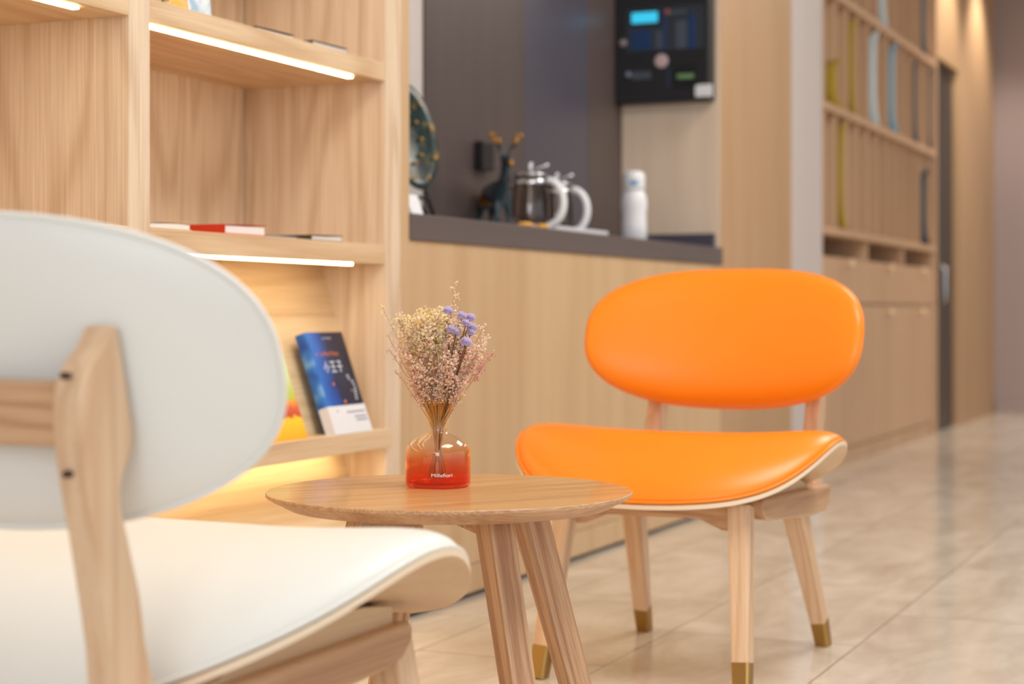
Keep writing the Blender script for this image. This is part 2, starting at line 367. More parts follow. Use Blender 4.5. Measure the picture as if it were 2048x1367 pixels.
# coloured strips in the slots
cols = {'yellow': mat('mustard_felt', srgb(176, 148, 48), .8), 'ice': mat('ice_blue_felt', srgb(204, 224, 234), .8),
        'sky': mat('sky_blue_felt', srgb(150, 184, 206), .8), 'teal': mat('dark_teal_felt', srgb(40, 78, 98), .8), 'grey': mat('slate_felt', srgb(104, 110, 118), .8)}
def strip(x, z0, z1, c, label, lean=1, wd=.07):
    a = (x - CX)/F; t = T0 + .035; Y = t/(.3993 - .9168*a); s_ = Y*(.3993*a + .9168)
    face = min((q for q in slots), key=lambda q: abs(q - .056 - s_)) - .022   # left face of the slat it leans on
    s_ = face - .034
    bm = bmesh.new(); n = 24; rows = []
    for i in range(n+1):
        u = i/n; z = z0 + (z1-z0)*u
        off = .035*lean*(math.exp(-u*5)*1.3 + 0)                         # the foot curls forward along the wall
        ww = wd*(.75 + .35*math.exp(-((u-1)/.08)**2) + .25*math.exp(-(u/.1)**2) - .15*math.sin(PI*u))
        tw = 1.15 + .2*math.sin(u*PI)
        d1_ = Vector((math.cos(tw), math.sin(tw), 0))
        c0 = Vector((off, 0, z - z0))
        notch = .03*math.exp(-((u-1)/.05)**2)
        rows.append([c0 - d1_*ww/2, c0 - d1_*ww*.0 - Vector((0, 0, notch)), c0 + d1_*ww/2])
    vv = []
    for off_ in (Vector((0, 0, 0)), Vector((-.004, .006, 0))):
        vv.append([[bm.verts.new(p+off_) for p in r] for r in rows])
    for i in range(n):
        for j in range(2):
            bm.faces.new((vv[0][i][j], vv[0][i][j+1], vv[0][i+1][j+1], vv[0][i+1][j]))
            bm.faces.new((vv[1][i][j], vv[1][i+1][j], vv[1][i+1][j+1], vv[1][i][j+1]))
        for j in (0, 2): bm.faces.new((vv[0][i][j], vv[0][i+1][j], vv[1][i+1][j], vv[1][i][j]))
    for i in (0, n):
        for j in range(2): bm.faces.new((vv[0][i][j], vv[1][i][j], vv[1][i][j+1], vv[0][i][j+1]))
    o = ob('decorative_strip', bm, cols[c], smooth=True); o.location = W(s_, t, z0); o.rotation_euler = (0, 0, WALL_A)
    tag(o, label, 'decoration', 'coloured strips in the lattice cabinet')
strip(1656, 1.7255, 1.95, 'yellow', 'short mustard strip beside the pillar in the middle lattice row', wd=.16)
strip(1700, 1.7255, 2.215, 'yellow', 'tall mustard strip in the middle lattice row')
strip(1740, 1.7255, 2.215, 'ice', 'palest ice blue strip filling its slot in the middle lattice row', wd=.11)
strip(1779, 1.7255, 2.215, 'sky', 'sky blue strip in the middle lattice row, right of the palest one', wd=.12)
strip(1828, 1.7255, 2.215, 'teal', 'dark teal strip left in the pair at the right end of the middle lattice row', wd=.06)
strip(1856, 1.7255, 2.215, 'teal', 'dark teal strip at the far right end of the middle lattice row', wd=.06)
strip(1760, 2.2705, 2.7, 'ice', 'ice blue strip in the top lattice row, cut by the picture edge', wd=.1)
strip(1843, 2.2705, 2.75, 'grey', 'slate grey strip in the top lattice row, at its right end', wd=.1)
strip(1676, 1.1455, 1.67, 'yellow', 'dull mustard strip in the lowest lattice row near the pillar', wd=.08)
strip(1846, 1.1455, 1.6, 'teal', 'dark teal strip in the lowest lattice row, right end', wd=.11)
# ------------------------------------------------------------------ chairs
def bez(pts, n=6):
    """closed Catmull-Rom through pts"""
    out = []; k = len(pts)
    for i in range(k):
        p0, p1, p2, p3 = [Vector(pts[(i+j-1) % k]) for j in range(4)]
        for a in range(n):
            t = a/n
            out.append(.5*((2*p1)+(-p0+p2)*t+(2*p0-5*p1+4*p2-p3)*t*t+(-p0+3*p1-3*p2+p3)*t**3))
    return out
QC = .07; SA, SB = .352, .262
def Sz(l, q):
    qq = q - QC
    u = abs(l)/SA
    if qq < 0: return .397 + .090*u**2.6 - (.42 + 1.1*u**5)*qq*qq - 5*qq**4*(1-min(1, u*u))
    return .397 + .090*u**2.6 - (.44 + 1.6*u**3)*qq*qq
TILT = math.radians(16)
def back_pt(u, v, off):
    """backrest: u across, v up (metres), off = forward offset from the mid surface"""
    q = 1.0*u*u + off
    # local frame tilted back
    return Vector((u, -.302 + q*math.cos(TILT) - v*math.sin(TILT), .688 + v*math.cos(TILT) + q*math.sin(TILT)*.3))
def SBy(y): return (SB if y > 0 else SB*1.09)*y
def make_chair(name, loc, ang, leather, label, cat, leather_word):
    r = empty(name, loc, ang, label, cat)
    # shell
    def st(x, y, rr_): l, q = x*SA, QC+SBy(y); return (l, q, Sz(l, q))
    def sb(x, y, rr_): l, q = x*SA, QC+SBy(y); return (l, q, Sz(l, q)-.0085)
    bm = bmesh.new(); NP = 96; NR = 14
    def rings(fn, rs):
        return [[bm.verts.new(fn(0, 0, 0))]] + [[bm.verts.new(fn(rr_*se(2*PI*j/NP, 2.2)[0], rr_*se(2*PI*j/NP, 2.2)[1], rr_)) for j in range(NP)] for rr_ in rs]
    rs = [i/NR for i in range(1, NR+1)]
    Tp, Bt = rings(st, rs), rings(sb, rs)
    for R_ in (Tp, Bt):
        for a, b in zip(R_, R_[1:]):
            for j in range(NP):
                k2 = (j+1) % NP; bm.faces.new([a[0], b[j], b[k2]] if len(a) == 1 else [a[j], a[k2], b[k2], b[j]])
    for j in range(NP):
        f = bm.faces.new((Tp[-1][j], Tp[-1][(j+1) % NP], Bt[-1][(j+1) % NP], Bt[-1][j])); f.material_index = 1
    sh = ob('seat_shell', bm, None, r, smooth=True, mats=[M['ply'], M['ply_edge']])
    sh['label'] = 'bent plywood seat shell with pale edge'
    md = sh.modifiers.new('es', 'EDGE_SPLIT'); md.split_angle = math.radians(50)
    # pad
    pa, pb = .982, .976
    top = lambda x, y, rr_: (x*SA*pa, QC+SBy(y)*pb, Sz(x*SA*pa, QC+SBy(y)*pb) + .006 + .092*max(0, 1-rr_**2.5)**.62)
    bot = lambda x, y, rr_: (x*SA*pa, QC+SBy(y)*pb, Sz(x*SA*pa, QC+SBy(y)*pb) + .0006 + .0054*rr_)
    pad = ob('seat_pad', blob(top, bot, NR=20, NP=96, ex=2.2), leather, r, smooth=True)
    bm = bmesh.new()
    tube(bm, [(se(2*PI*j/96, 2.2)[0]*SA*.988, QC+SBy(se(2*PI*j/96, 2.2)[1])*.984, Sz(se(2*PI*j/96, 2.2)[0]*SA*.988, QC+SBy(se(2*PI*j/96, 2.2)[1])*.984)+.0045) for j in range(96)], .0038, 8, closed=True)
    ob('piping', bm, leather, pad, smooth=True)
    # backrest
    BA, BB = .325, .164
    f = lambda x, y, rr_: back_pt(x*BA, y*BB, .056*max(0, 1-rr_**2.9)**.55)
    g = lambda x, y, rr_: back_pt(x*BA, y*BB, -.022*max(0, 1-rr_**4)**.5)
    bk = ob('backrest', blob(f, g, NR=20, NP=96, ex=2.55), leather, r, smooth=True)
    bm = bmesh.new()
    tube(bm, [back_pt(se(2*PI*j/96, 2.55)[0]*BA*1.0, se(2*PI*j/96, 2.55)[1]*BB*1.0, -.004) for j in range(96)], .0035, 8, closed=True)
    ob('piping', bm, leather, bk, smooth=True)
    # back posts
    prof = [(-.300, .345), (-.313, .427), (-.335, .53), (-.352, .60), (-.359, .655), (-.356, .68), (-.345, .699), (-.327, .716), (-.309, .738), (-.300, .715), (-.286, .655), (-.282, .622), (-.300, .578), (-.288, .53), (-.272, .48), (-.262, .427), (-.246, .345)]
    pp = [(p.x, p.y) for p in bez([(a, b, 0) for a, b in prof], 3)]
    for sg in (-1, 1):
        l0, l1 = sorted((sg*.172, sg*.207))
        po = ob('back_post', prism(pp, 'x', l0, l1), M['ash'], r, bevel=.006)
        for zz, qb in ((.690, -.3545), (.598, -.3515)):
            bm = bmesh.new(); lathe([(0, 0), (.0036, 0), (.0036, .008), (0, .008)], 14, bm)
            bmesh.ops.rotate(bm, verts=bm.verts, cent=(0, 0, 0), matrix=Matrix.Rotation(PI/2, 3, 'X'))
            bmesh.ops.translate(bm, verts=bm.verts, vec=(sg*.1895, qb-.0005, zz))
            ob('screw_plug', bm, M['plug'], po, smooth=False)
    cpts = [(-.352, .622), (-.354, .682), (-.334, .686), (-.330, .622)]
    ob('crossbar', prism(cpts, 'x', -.176, .176), M['ash_x'], r, bevel=.004)
    # side rails
    for sg in (-1, 1):
        l0, l1 = sorted((sg*.196, sg*.232))
        pr = [(.204, .377), (.212, .370), (.210, .352), (.190, .335), (.150, .328), (-.17, .306), (-.255, .308), (-.283, .324), (-.288, .350), (-.280, .364)]
        ob('side_rail', prism(pr, 'x', l0, l1), M['ash_y'], r, bevel=.006)
        qs = [-.19 + .38*i/12 for i in range(13)]
        a_, b_ = sorted((sg*.165, sg*.2155))
        ob('seat_bearer', prism([(qs[0], .34), (qs[-1], .34)] + [(q, Sz(.19, q)-.0095) for q in reversed(qs)], 'x', a_, b_), M['ply'], r)
        fl = bmesh.new(); beam(fl, (sg*.188, .222, .362), (sg*.2125, .287, .064), .046, .046, .037, .037)
        lo = ob('leg', fl, M['ash'], r, smooth=False)
        fr = bmesh.new(); beam(fr, (sg*.2125, .287, .0655), (sg*.217, .300, 0), .0375, .0375, .033, .033)
        fo = ob('ferrule', fr, M['brass'], lo); fo['label'] = 'brass leg tip'; align(lo, (sg*.188, .222, .362), (sg*.2125, .287, .064), (fo,))
        bl = bmesh.new(); beam(bl, (sg*.186, -.140, .350), (sg*.211, -.268, .062), .052, .050, .036, .036)
        lo = ob('leg', bl, M['ash'], r)
        fr = bmesh.new(); beam(fr, (sg*.211, -.268, .0635), (sg*.2145, -.294, 0), .0365, .0365, .032, .032)
        fo = ob('ferrule', fr, M['brass'], lo); fo['label'] = 'brass leg tip'; align(lo, (sg*.186, -.140, .350), (sg*.211, -.268, .062), (fo,))
    for q, zb in ((.212, .333), (-.165, .345)):
        pr = [(-.175, .312), (-.150, .312), (-.125, .322), (-.10, zb), (.10, zb), (.125, .322), (.150, .312), (.175, .312), (.175, 0.360 if q > 0 else .348), (-.175, .360 if q > 0 else .352)]
        ob('apron', prism(pr, 'y', q-.011, q+.011), M['ash_x'], r, bevel=.002)
    return r
def yaw(fx, fy): return math.atan2(fy, fx) - PI/2
make_chair('lounge_chair', (.38, 3.81, 0), yaw(-.428, -.904), M['orange'], 'orange leather lounge chair with oval backrest and brass-tipped wooden legs behind the table', 'chair', 'orange')
make_chair('lounge_chair', (-.422, 2.06, 0), yaw(.454, .891), M['white'], 'white leather lounge chair seen from behind in the left foreground', 'chair', 'white')
# ------------------------------------------------------------------ side table
TX, TY, TZ, TR = -.096, 2.727, .475, .2805
tb = empty('side_table', (TX, TY, 0), math.radians(30), 'small round wooden side table carrying the orange vase between the two chairs', 'table')
n = 128
bm = lathe([(TR-.034, TZ-.0235), (TR-.0015, TZ-.0065), (TR, TZ-.005), (TR, TZ-.0012), (TR-.001, TZ)], n, mi=1)
for f in bm.faces:
    c = f.calc_center_median()
    f.material_index = 0 if abs(c.z-TZ) < 1e-5 else 1
tt = ob('tabletop', bm, None, tb, mats=[M['table_top'], M['table_edge']])
for k in range(4):
    a = k*PI/2; c_, s_ = math.cos(a), math.sin(a)
    bm = bmesh.new()
    beam(bm, (c_*.135, s_*.135, TZ-.0237), (c_*.275, s_*.275, 0), .041, .048, .036, .036, side=(-s_, c_, 0), rounding=.12)
    lo = ob('leg', bm, M['table_leg'], tb); align(lo, (c_*.135, s_*.135, TZ-.0237), (c_*.275, s_*.275, 0))
for rz in (0, PI/2):
    z1 = TZ-.024; 
    pr = [(-.135, z1), (-.135, z1-.034), (-.03, z1-.022), (.03, z1-.022), (.135, z1-.034), (.135, z1)]
    if rz: bmx = prism(pr, 'y', -.012, .012)
    else: bmx = prism(pr, 'y', -.0121, .0121)
    bmesh.ops.rotate(bmx, verts=bmx.verts, cent=(0, 0, 0), matrix=Matrix.Rotation(rz, 3, 'Z'))
    ob('cross_rail', bmx, M['ash_x'], tb)
# ------------------------------------------------------------------ vase
def facing_mix(t, base, edge):
    lw = t.nodes.new('ShaderNodeLayerWeight'); lw.inputs[0].default_value = .5
    p = t.nodes.new('ShaderNodeMath'); p.operation = 'POWER'; p.inputs[1].default_value = 4; t.links.new(lw.outputs['Facing'], p.inputs[0])
    m_ = t.nodes.new('ShaderNodeMath'); m_.operation = 'MULTIPLY_ADD'; m_.inputs[1].default_value = edge; m_.inputs[2].default_value = base; t.links.new(p.outputs[0], m_.inputs[0])
    return m_.outputs[0]
def glass_mat():
    m = bpy.data.materials.new('tinted_glass'); m.use_nodes = True; t = m.node_tree; N = t.nodes.new; L = t.links.new
    t.nodes.clear(); out = N('ShaderNodeOutputMaterial')
    tc = N('ShaderNodeTexCoord'); sp = N('ShaderNodeSeparateXYZ'); L(tc.outputs['Object'], sp.inputs[0])
    mr = N('ShaderNodeMapRange'); mr.inputs['From Max'].default_value = .13; L(sp.outputs['Z'], mr.inputs['Value'])
    cr = N('ShaderNodeValToRGB'); L(mr.outputs[0], cr.inputs[0])
    E = cr.color_ramp.elements
    E[0].position = 0; E[0].color = (.94, .36, .30, 1); E[1].position = 1; E[1].color = (1, .88, .66, 1)
    for p_, c in ((.14, (.97, .52, .38, 1)), (.28, (.98, .62, .43, 1)), (.40, (.99, .82, .66, 1)), (.48, (.995, .95, .91, 1)), (.58, (.995, .98, .96, 1)), (.76, (.985, .95, .88, 1)), (.86, (1, .92, .76, 1))):
        x = E.new(p_); x.color = c
    tr = N('ShaderNodeBsdfTransparent'); L(cr.outputs[0], tr.inputs[0])
    gl = N('ShaderNodeBsdfGlossy'); gl.inputs['Roughness'].default_value = .02; gl.inputs['Color'].default_value = (1, .97, .92, 1)
    mx = N('ShaderNodeMixShader'); L(facing_mix(t, .04, .55), mx.inputs[0]); L(tr.outputs[0], mx.inputs[1]); L(gl.outputs[0], mx.inputs[2])
    L(mx.outputs[0], out.inputs[0])
    return m
VX, VY = (876-CX)*2.79/F, 2.79
vs = empty('glass_vase', (VX, VY, TZ+.0006), 0, 'orange tinted glass vase with flared neck and white lettering on the round table', 'vase')
outer = [(0, 0), (.046, 0), (.0495, .0015), (.0512, .005), (.0512, .050), (.0507, .056), (.049, .062), (.045, .068), (.037, .0745), (.028, .079), (.0195, .0825), (.0158, .085), (.0148, .088), (.0146, .091), (.0152, .096), (.0168, .103), (.0192, .112), (.0225, .122), (.0258, .131), (.0268, .134)]
inner = [(.0255, .1345), (.0245, .131), (.0212, .122), (.0178, .112), (.0154, .103), (.0138, .096), (.0132, .091), (.0134, .088), (.0145, .0845), (.0185, .081), (.027, .077), (.036, .0725), (.0437, .0665), (.0475, .0608), (.049, .055), (.0494, .049), (.0494, .008), (.048, .0055), (0, .0045)]
ob('body', lathe(outer+inner, 96), glass_mat(), vs, smooth=True)
def text_mesh(txt, size, depth=0.0, align='CENTER'):
    cu = bpy.data.curves.new('lettering', 'FONT'); cu.body = txt; cu.size = size; cu.align_x = align; cu.extrude = depth; cu.resolution_u = 4
    o = bpy.data.objects.new('lettering_source', cu); COL.objects.link(o)
    bpy.context.view_layer.update()
    me = bpy.data.meshes.new_from_object(o.evaluated_get(bpy.context.evaluated_depsgraph_get()))
    bpy.data.objects.remove(o); bm = bmesh.new(); bm.from_mesh(me); bpy.data.meshes.remove(me)
    return bm
bm = text_mesh('Millefiori', .0078, .0001)
xs = [v.co.x for v in bm.verts]; wdt = max(xs)-min(xs)
for v in bm.verts:
    x = (v.co.x)*.033/wdt; y = v.co.y; a = -PI/2 + x/.0516 + .16
    v.co = (math.cos(a)*(.0515+v.co.z), math.sin(a)*(.0515+v.co.z), .0185+y)
ob('lettering', bm, mat('white_print', (.95, .9, .9), .5), vs)['label'] = 'white printed lettering'
# ------------------------------------------------------------------ dried flowers
rnd = random.Random(7)
def petal(name, col):
    m, t, b = nt(name); d = t.nodes.new('ShaderNodeBsdfDiffuse'); tl = t.nodes.new('ShaderNodeBsdfTranslucent'); mx = t.nodes.new('ShaderNodeMixShader'); mx.inputs[0].default_value = .5
    d.inputs[0].default_value = (*col, 1); tl.inputs[0].default_value = (*col, 1); t.nodes.remove(b)
    t.links.new(d.outputs[0], mx.inputs[1]); t.links.new(tl.outputs[0], mx.inputs[2]); t.links.new(mx.outputs[0], t.nodes['Material Output'].inputs[0]); return m
FM = {'cream': petal('cream_florets', srgb(255, 244, 206)), 'yellow': petal('straw_florets', srgb(252, 234, 182)),
      'blush': petal('blush_florets', srgb(250, 226, 210)), 'white': petal('ivory_florets', srgb(255, 242, 226)),
      'pink': petal('pink_florets', srgb(238, 172, 178)), 'lilac': petal('lilac_petals', srgb(226, 214, 240)), 'stem': mat('dry_stems', srgb(204, 168, 128), .8),
      'dark': mat('brown_stems', srgb(112, 74, 48), .8)}
bq = empty('dried_flower_bouquet', (VX, VY, TZ+.006), 0, 'bouquet of dried cream, pink and lilac flowers standing in the orange glass vase', 'flowers')
def floret(bm, p, r, mi):
    p = Vector(p); q = Quaternion(Vector((rnd.uniform(-1, 1), rnd.uniform(-1, 1), rnd.uniform(-1, 1))).normalized(), rnd.uniform(0, 6.28))
    k = rnd.uniform(.6, 1.3)
    vs_ = [bm.verts.new(p + q @ Vector(v)*r) for v in ((1, 0, 0), (-.5, .87*k, 0), (-.5, -.87*k, 0), (0, 0, 1*k), (0, 0, -.8), (-1*k, .1, .2), (.5, .8, .5), (.4, -.8, .5))]
    for f in ((0, 6, 3), (6, 1, 3), (1, 5, 3), (5, 2, 3), (2, 7, 3), (7, 0, 3), (0, 4, 6), (6, 4, 1), (1, 4, 5), (5, 4, 2), (2, 4, 7), (7, 4, 0)):
        ff = bm.faces.new([vs_[i] for i in f]); ff.material_index = mi
def sprig(tip, kind, nb=13, zstart=.14, dens=5, br=.024, fr=.0016, name='flower_sprig'):
    """stem from the vase floor through the neck to the tip (bouquet coordinates), with florets along its upper part"""
    tip = Vector(tip); bm = bmesh.new()
    ang = math.atan2(tip.y, tip.x)
    neck = Vector((math.cos(ang)*rnd.uniform(0, .010), math.sin(ang)*rnd.uniform(0, .010), .086))
    foot = Vector((-math.cos(ang)*rnd.uniform(0, .016) , -math.sin(ang)*rnd.uniform(0, .016), rnd.uniform(.004, .02)))
    P = []
    for i in range(4): P.append(foot.lerp(neck, i/4))
    hd = Vector((tip.x, tip.y, 0)); top = max(tip.z-.086, .01)
    for i in range(11):
        u = i/10
        P.append(neck + (hd - Vector((neck.x, neck.y, 0)))*(u**1.15) + Vector((0, 0, top*u)) + Vector((rnd.uniform(-1, 1), rnd.uniform(-1, 1), 0))*.0012*u)
    tube(bm, P, [.0007]*10+[.0005]*(len(P)-10), 4, cap=False, mi=0)
    total = P[4:]
    def at(u):
        x = u*(len(total)-1); i = min(int(x), len(total)-2); return total[i].lerp(total[i+1], x-i)
    u0 = min(.75, max(0.1, (zstart-.086)/max(.02, top)))
    for b in range(nb):
        u = u0 + (1-u0)*(b+.5)/nb; base = at(min(u, 1)); ax = (total[-1]-total[0]).normalized()
        d = Vector((rnd.uniform(-1, 1), rnd.uniform(-1, 1), rnd.uniform(-.2, .6))).normalized()
        d = (d*.85 + ax*.75).normalized(); ln = br*rnd.uniform(.5, 1.1)*(1.15-.55*u)
        e = base + d*ln; mid = base.lerp(e, .5)+Vector((0, 0, ln*.06))
        tube(bm, [base, mid, e], .00032, 3, cap=False, mi=0)
        for k in range(dens):
            v = .35+.7*(k+rnd.random())/dens
            floret(bm, base.lerp(e, min(v, 1.05)) + Vector((rnd.uniform(-1, 1), rnd.uniform(-1, 1), rnd.uniform(-1, 1)))*.004, fr*rnd.uniform(.7, 1.5), rnd.choice((1, 1, 1, 2)))
    for k in range(4): floret(bm, total[-1]+Vector((rnd.uniform(-1, 1), rnd.uniform(-1, 1), rnd.uniform(-1, 1)))*.002, fr*1.1, 1)
    a, b = {'cream': ('cream', 'white'), 'yellow': ('yellow', 'cream'), 'blush': ('blush', 'white'), 'white': ('white', 'blush'), 'pink': ('pink', 'blush')}[kind]
    return ob(name, bm, None, bq, mats=[FM['stem'], FM[a], FM[b]])
PXM = 2.79/F
def px(x, y, dy=0): return ((x-876)*PXM, dy, (979-y)*PXM*1.0 - .001)   # bouquet coordinates of a direction seen at the vase's distance
cnt = 0
for i in range(44):                                # upper dome, cream and straw
    x = rnd.uniform(796, 945); y = rnd.uniform(635, 685) if x < 905 else rnd.uniform(650, 700)
    sprig(px(x, y, rnd.uniform(-.06, .06)), 'cream' if x < 900 and rnd.random() < .6 else rnd.choice(('white', 'white', 'yellow')), nb=15, zstart=.20, dens=7, br=.026, fr=.0019)
for i in range(34):                                # middle, blush
    x = rnd.choice((rnd.uniform(800, 850), rnd.uniform(850, 970), rnd.uniform(880, 965))); y = rnd.uniform(690, 745)
    sprig(px(x, y, rnd.uniform(-.07, .05)), rnd.choice(('blush', 'white', 'blush', 'cream')), nb=13, zstart=.145, dens=6, br=.024, fr=.0017)
for i in range(34):                                # low skirt
    x = rnd.uniform(822, 935); y = rnd.uniform(752, 800)
    sprig(px(x, y, rnd.uniform(-.045, .03)), rnd.choice(('blush', 'white')), nb=10, zstart=.118, dens=6, br=.019, fr=.0016)
sprig(px(909, 590, -.01), 'white', nb=12, zstart=.26, dens=4, br=.02, fr=.0014)
sprig(px(764, 628, 0), 'cream', nb=8, zstart=.22, dens=3, br=.016, fr=.0014)
sprig(px(775, 682, -.01), 'blush', nb=7, zstart=.19, dens=2, br=.014, fr=.0013)
sprig(px(780, 712, -.01), 'blush', nb=7, zstart=.17, dens=3, br=.014, fr=.0013)
sprig(px(793, 755, -.01), 'white', nb=6, zstart=.16, dens=3, br=.012, fr=.0013)
sprig(px(930, 800, -.03), 'cream', nb=3, zstart=.15, dens=5, br=.006, fr=.0013)
for (x, y) in ((966, 668), (972, 690), (970, 712), (960, 745)): sprig(px(x, y, rnd.uniform(-.03, .02)), 'white', nb=11, zstart=.18, dens=5, br=.02, fr=.0015)
for (x, y) in ((985, 720), (950, 728), (940, 745), (930, 720), (962, 752)): sprig(px(x, y, -.03), 'pink', nb=9, zstart=.18, dens=4, br=.018, fr=.0014)
def pompom(x, y, dy, r, name='lilac_bloom'):
    bm = bmesh.new(); c = Vector(px(x, y, dy))
    for k in range(150):
        z = 1-2*(k+.5)/150; a = k*2.39996; q = math.sqrt(1-z*z); d = Vector((q*math.cos(a), q*math.sin(a), z))
        if d.z < -.55: continue
        s_ = d.cross(Vector((0, 0, 1))).normalized() if abs(d.z) < .99 else Vector((1, 0, 0)); u_ = d.cross(s_)
        L_ = r*rnd.uniform(.8, 1.1); w_ = r*.17
        b0 = c + d*r*.3
        v = [bm.verts.new(b0 + s_*w_*.4), bm.verts.new(c + d*L_ + s_*w_), bm.verts.new(c + d*L_*1.04 - s_*w_ + u_*w_*.8), bm.verts.new(b0 - s_*w_*.4), bm.verts.new(c+d*L_*.95+u_*w_*1.5)]
        bm.faces.new((v[0], v[1], v[2], v[3])); bm.faces.new((v[1], v[4], v[2]))
    neck = Vector((c.x*.08, c.y*.1, .09)); pts = [Vector((0, 0, .01)), neck] + [neck.lerp(c, u)+Vector((0, 0, 0)) for u in (.35, .7, .98)]
    tube(bm, pts, .0009, 5, mi=1)
    lathe([(0, -r*.75), (r*.35, -r*.6), (r*.45, -r*.2), (0, 0)], 10, bm, c, mi=1)
    ob(name, bm, None, bq, mats=[FM['lilac'], FM['dark']])
for (x, y, dy, r) in ((897, 636, -.04, .0085), (925, 645, -.045, .0078), (941, 649, -.03, .0080), (934, 660, -.05, .0070), (946, 668, -.04, .0075), (904, 672, -.055, .0078), (914, 677, -.055, .006), (943, 678, -.045, .0062), (934, 697, -.06, .0092)):
    pompom(x, y, dy, r)
# ------------------------------------------------------------------ books
def book_flat(s0, s1, t0, t1, z, th, cover, label, spine='left', open_=0, rot=0, group='books lying on the middle shelf'):
    o = Vector(((s0+s1)/2, (t0+t1)/2, 0))
    r = empty('book', W(o.x, o.y, z), WALL_A+rot, label, 'book', group)
    a, b, c_, d_ = s0-o.x, s1-o.x, t0-o.y, t1-o.y
    ob('pages', B(a+.002, b-.003, c_+.003, d_-.003, .0015, th-.0015), M['paper'], r)
    bm = bmesh.new(); box(bm, a, b, c_, d_, 0, .0014)
    if open_:
        vs_ = box(bm, a, b, c_, d_, th-.0013, th)
        for v in vs_:
            v.co.z += open_*((v.co.x-a)/(b-a))
    else: box(bm, a, b, c_, d_, th-.0013, th)
    if spine == 'left': box(bm, a-.0005, a+.0012, c_, d_, 0.0, th)
    else: box(bm, a, b, c_-.0005, c_+.001, 0, th)
    ob('cover', bm, cover, r)
    return r
ZS = .9079
book_flat(2.803, 2.944, 1.968, 2.17, ZS, .012, mat('tan_cover', srgb(222, 186, 140), .6), 'thin tan covered book lying at the left end of the middle shelf', open_=.006)
book_flat(3.066, 3.226, 1.970, 2.17, ZS, .019, mat('red_cover', srgb(214, 54, 24), .5), 'thick red book lying on the middle shelf with white pages outward', open_=.004)
book_flat(3.262, 3.41, 2.0, 2.2, ZS, .006, mat('grey_blue_cover', srgb(128, 140, 156), .5), 'thin grey blue booklet lying right of the red book')
book_flat(3.415, 3.557, 1.970, 2.17, ZS, .011, mat('dark_olive_cover', srgb(70, 58, 44), .5), 'white edged book with a dark cover, rightmost on the middle shelf', open_=.003)
g2 = 'booklets lying on the upper shelf'
book_flat(3.19, 3.345, 1.972, 2.17, 1.3404, .006, mat('dark_brown_cover', srgb(66, 48, 38), .5), 'dark covered thin booklet lying at the middle of the upper shelf', open_=.003, group=g2)
book_flat(3.42, 3.58, 1.970, 2.17, 1.3404, .009, mat('grey_brown_cover', srgb(86, 70, 62), .5), 'white edged booklet lying at the right end of the upper shelf', open_=.002, group=g2)
def noise_cover(name, stops, scale=30, rough=.3, seed=0):
    m, t, b = nt(name); N = t.nodes.new; L = t.links.new
    tc = N('ShaderNodeTexCoord'); n_ = N('ShaderNodeTexNoise'); n_.noise_dimensions = '4D'; n_.inputs['W'].default_value = seed; n_.inputs['Scale'].default_value = scale; n_.inputs['Detail'].default_value = 2
    L(tc.outputs['Object'], n_.inputs['Vector']); cr = N('ShaderNodeValToRGB'); L(n_.outputs['Fac'], cr.inputs[0])
    E = cr.color_ramp.elements; E[0].position, E[0].color = stops[0][0], (*stops[0][1], 1); E[1].position, E[1].color = stops[-1][0], (*stops[-1][1], 1)
    for p_, c in stops[1:-1]: x = E.new(p_); x.color = (*c, 1)
    L(cr.outputs[0], b.inputs['Base Color']); b.inputs['Roughness'].default_value = rough
    return m
def book_up(s0, wd_, h, th, t, z, lean, label, covermat, spinemat, group, name='book'):
    """book standing, leaning back; local frame: x along shelf, y into the wall, z up (before the lean)"""
    r = empty(name, W(s0, t, z), WALL_A, label, 'book', group)
    r.rotation_euler = (Matrix.Rotation(WALL_A, 3, 'Z') @ Matrix.Rotation(-lean, 3, 'X')).to_euler()
    ob('pages', B(.003, wd_-.003, .0025, th-.0025, .003, h-.003), M['paper'], r)
    bm = bmesh.new()
    pr = []
    n_ = 8
    # rounded spine wrapper as seen from above
    outer_ = [(wd_, 0)] + [(.006*(1-math.sin(i*PI/n_)) - .004, th/2 - th/2*math.cos(i*PI/n_)) for i in range(n_+1)] + [(wd_, th)]
    inner_ = [(wd_, th-.002)] + [(.006*(1-math.sin(i*PI/n_)) - .002 + .0, th/2 - (th/2-.002)*math.cos(i*PI/n_)) for i in range(n_, -1, -1)] + [(wd_, .002)]
    pts = outer_+inner_; k = len(pts)
    lo = [bm.verts.new((x, y, 0)) for x, y in pts]; hi = [bm.verts.new((x, y, h)) for x, y in pts]
    for i in range(k):
        f = bm.faces.new((lo[i], lo[(i+1) % k], hi[(i+1) % k], hi[i]))
        f.material_index = 1 if 1 <= i <= n_ else 0
    m_ = k//2
    for i in range(m_-1):
        bm.faces.new((lo[i], lo[i+1], lo[k-2-i], lo[k-1-i])); bm.faces.new((hi[i], hi[k-1-i], hi[k-2-i], hi[i+1]))
    ob('cover', bm, None, r, mats=[covermat, spinemat])
    return r
navy = noise_cover('starry_cover', [(.38, srgb(12, 14, 34)), (.52, srgb(22, 28, 66)), (.64, srgb(28, 66, 140)), (.75, srgb(60, 110, 190))], 11, .3, 3)
blue = noise_cover('blue_spine', [(.35, srgb(22, 70, 160)), (.55, srgb(50, 120, 205)), (.7, srgb(140, 190, 232))], 16, .3, 1)
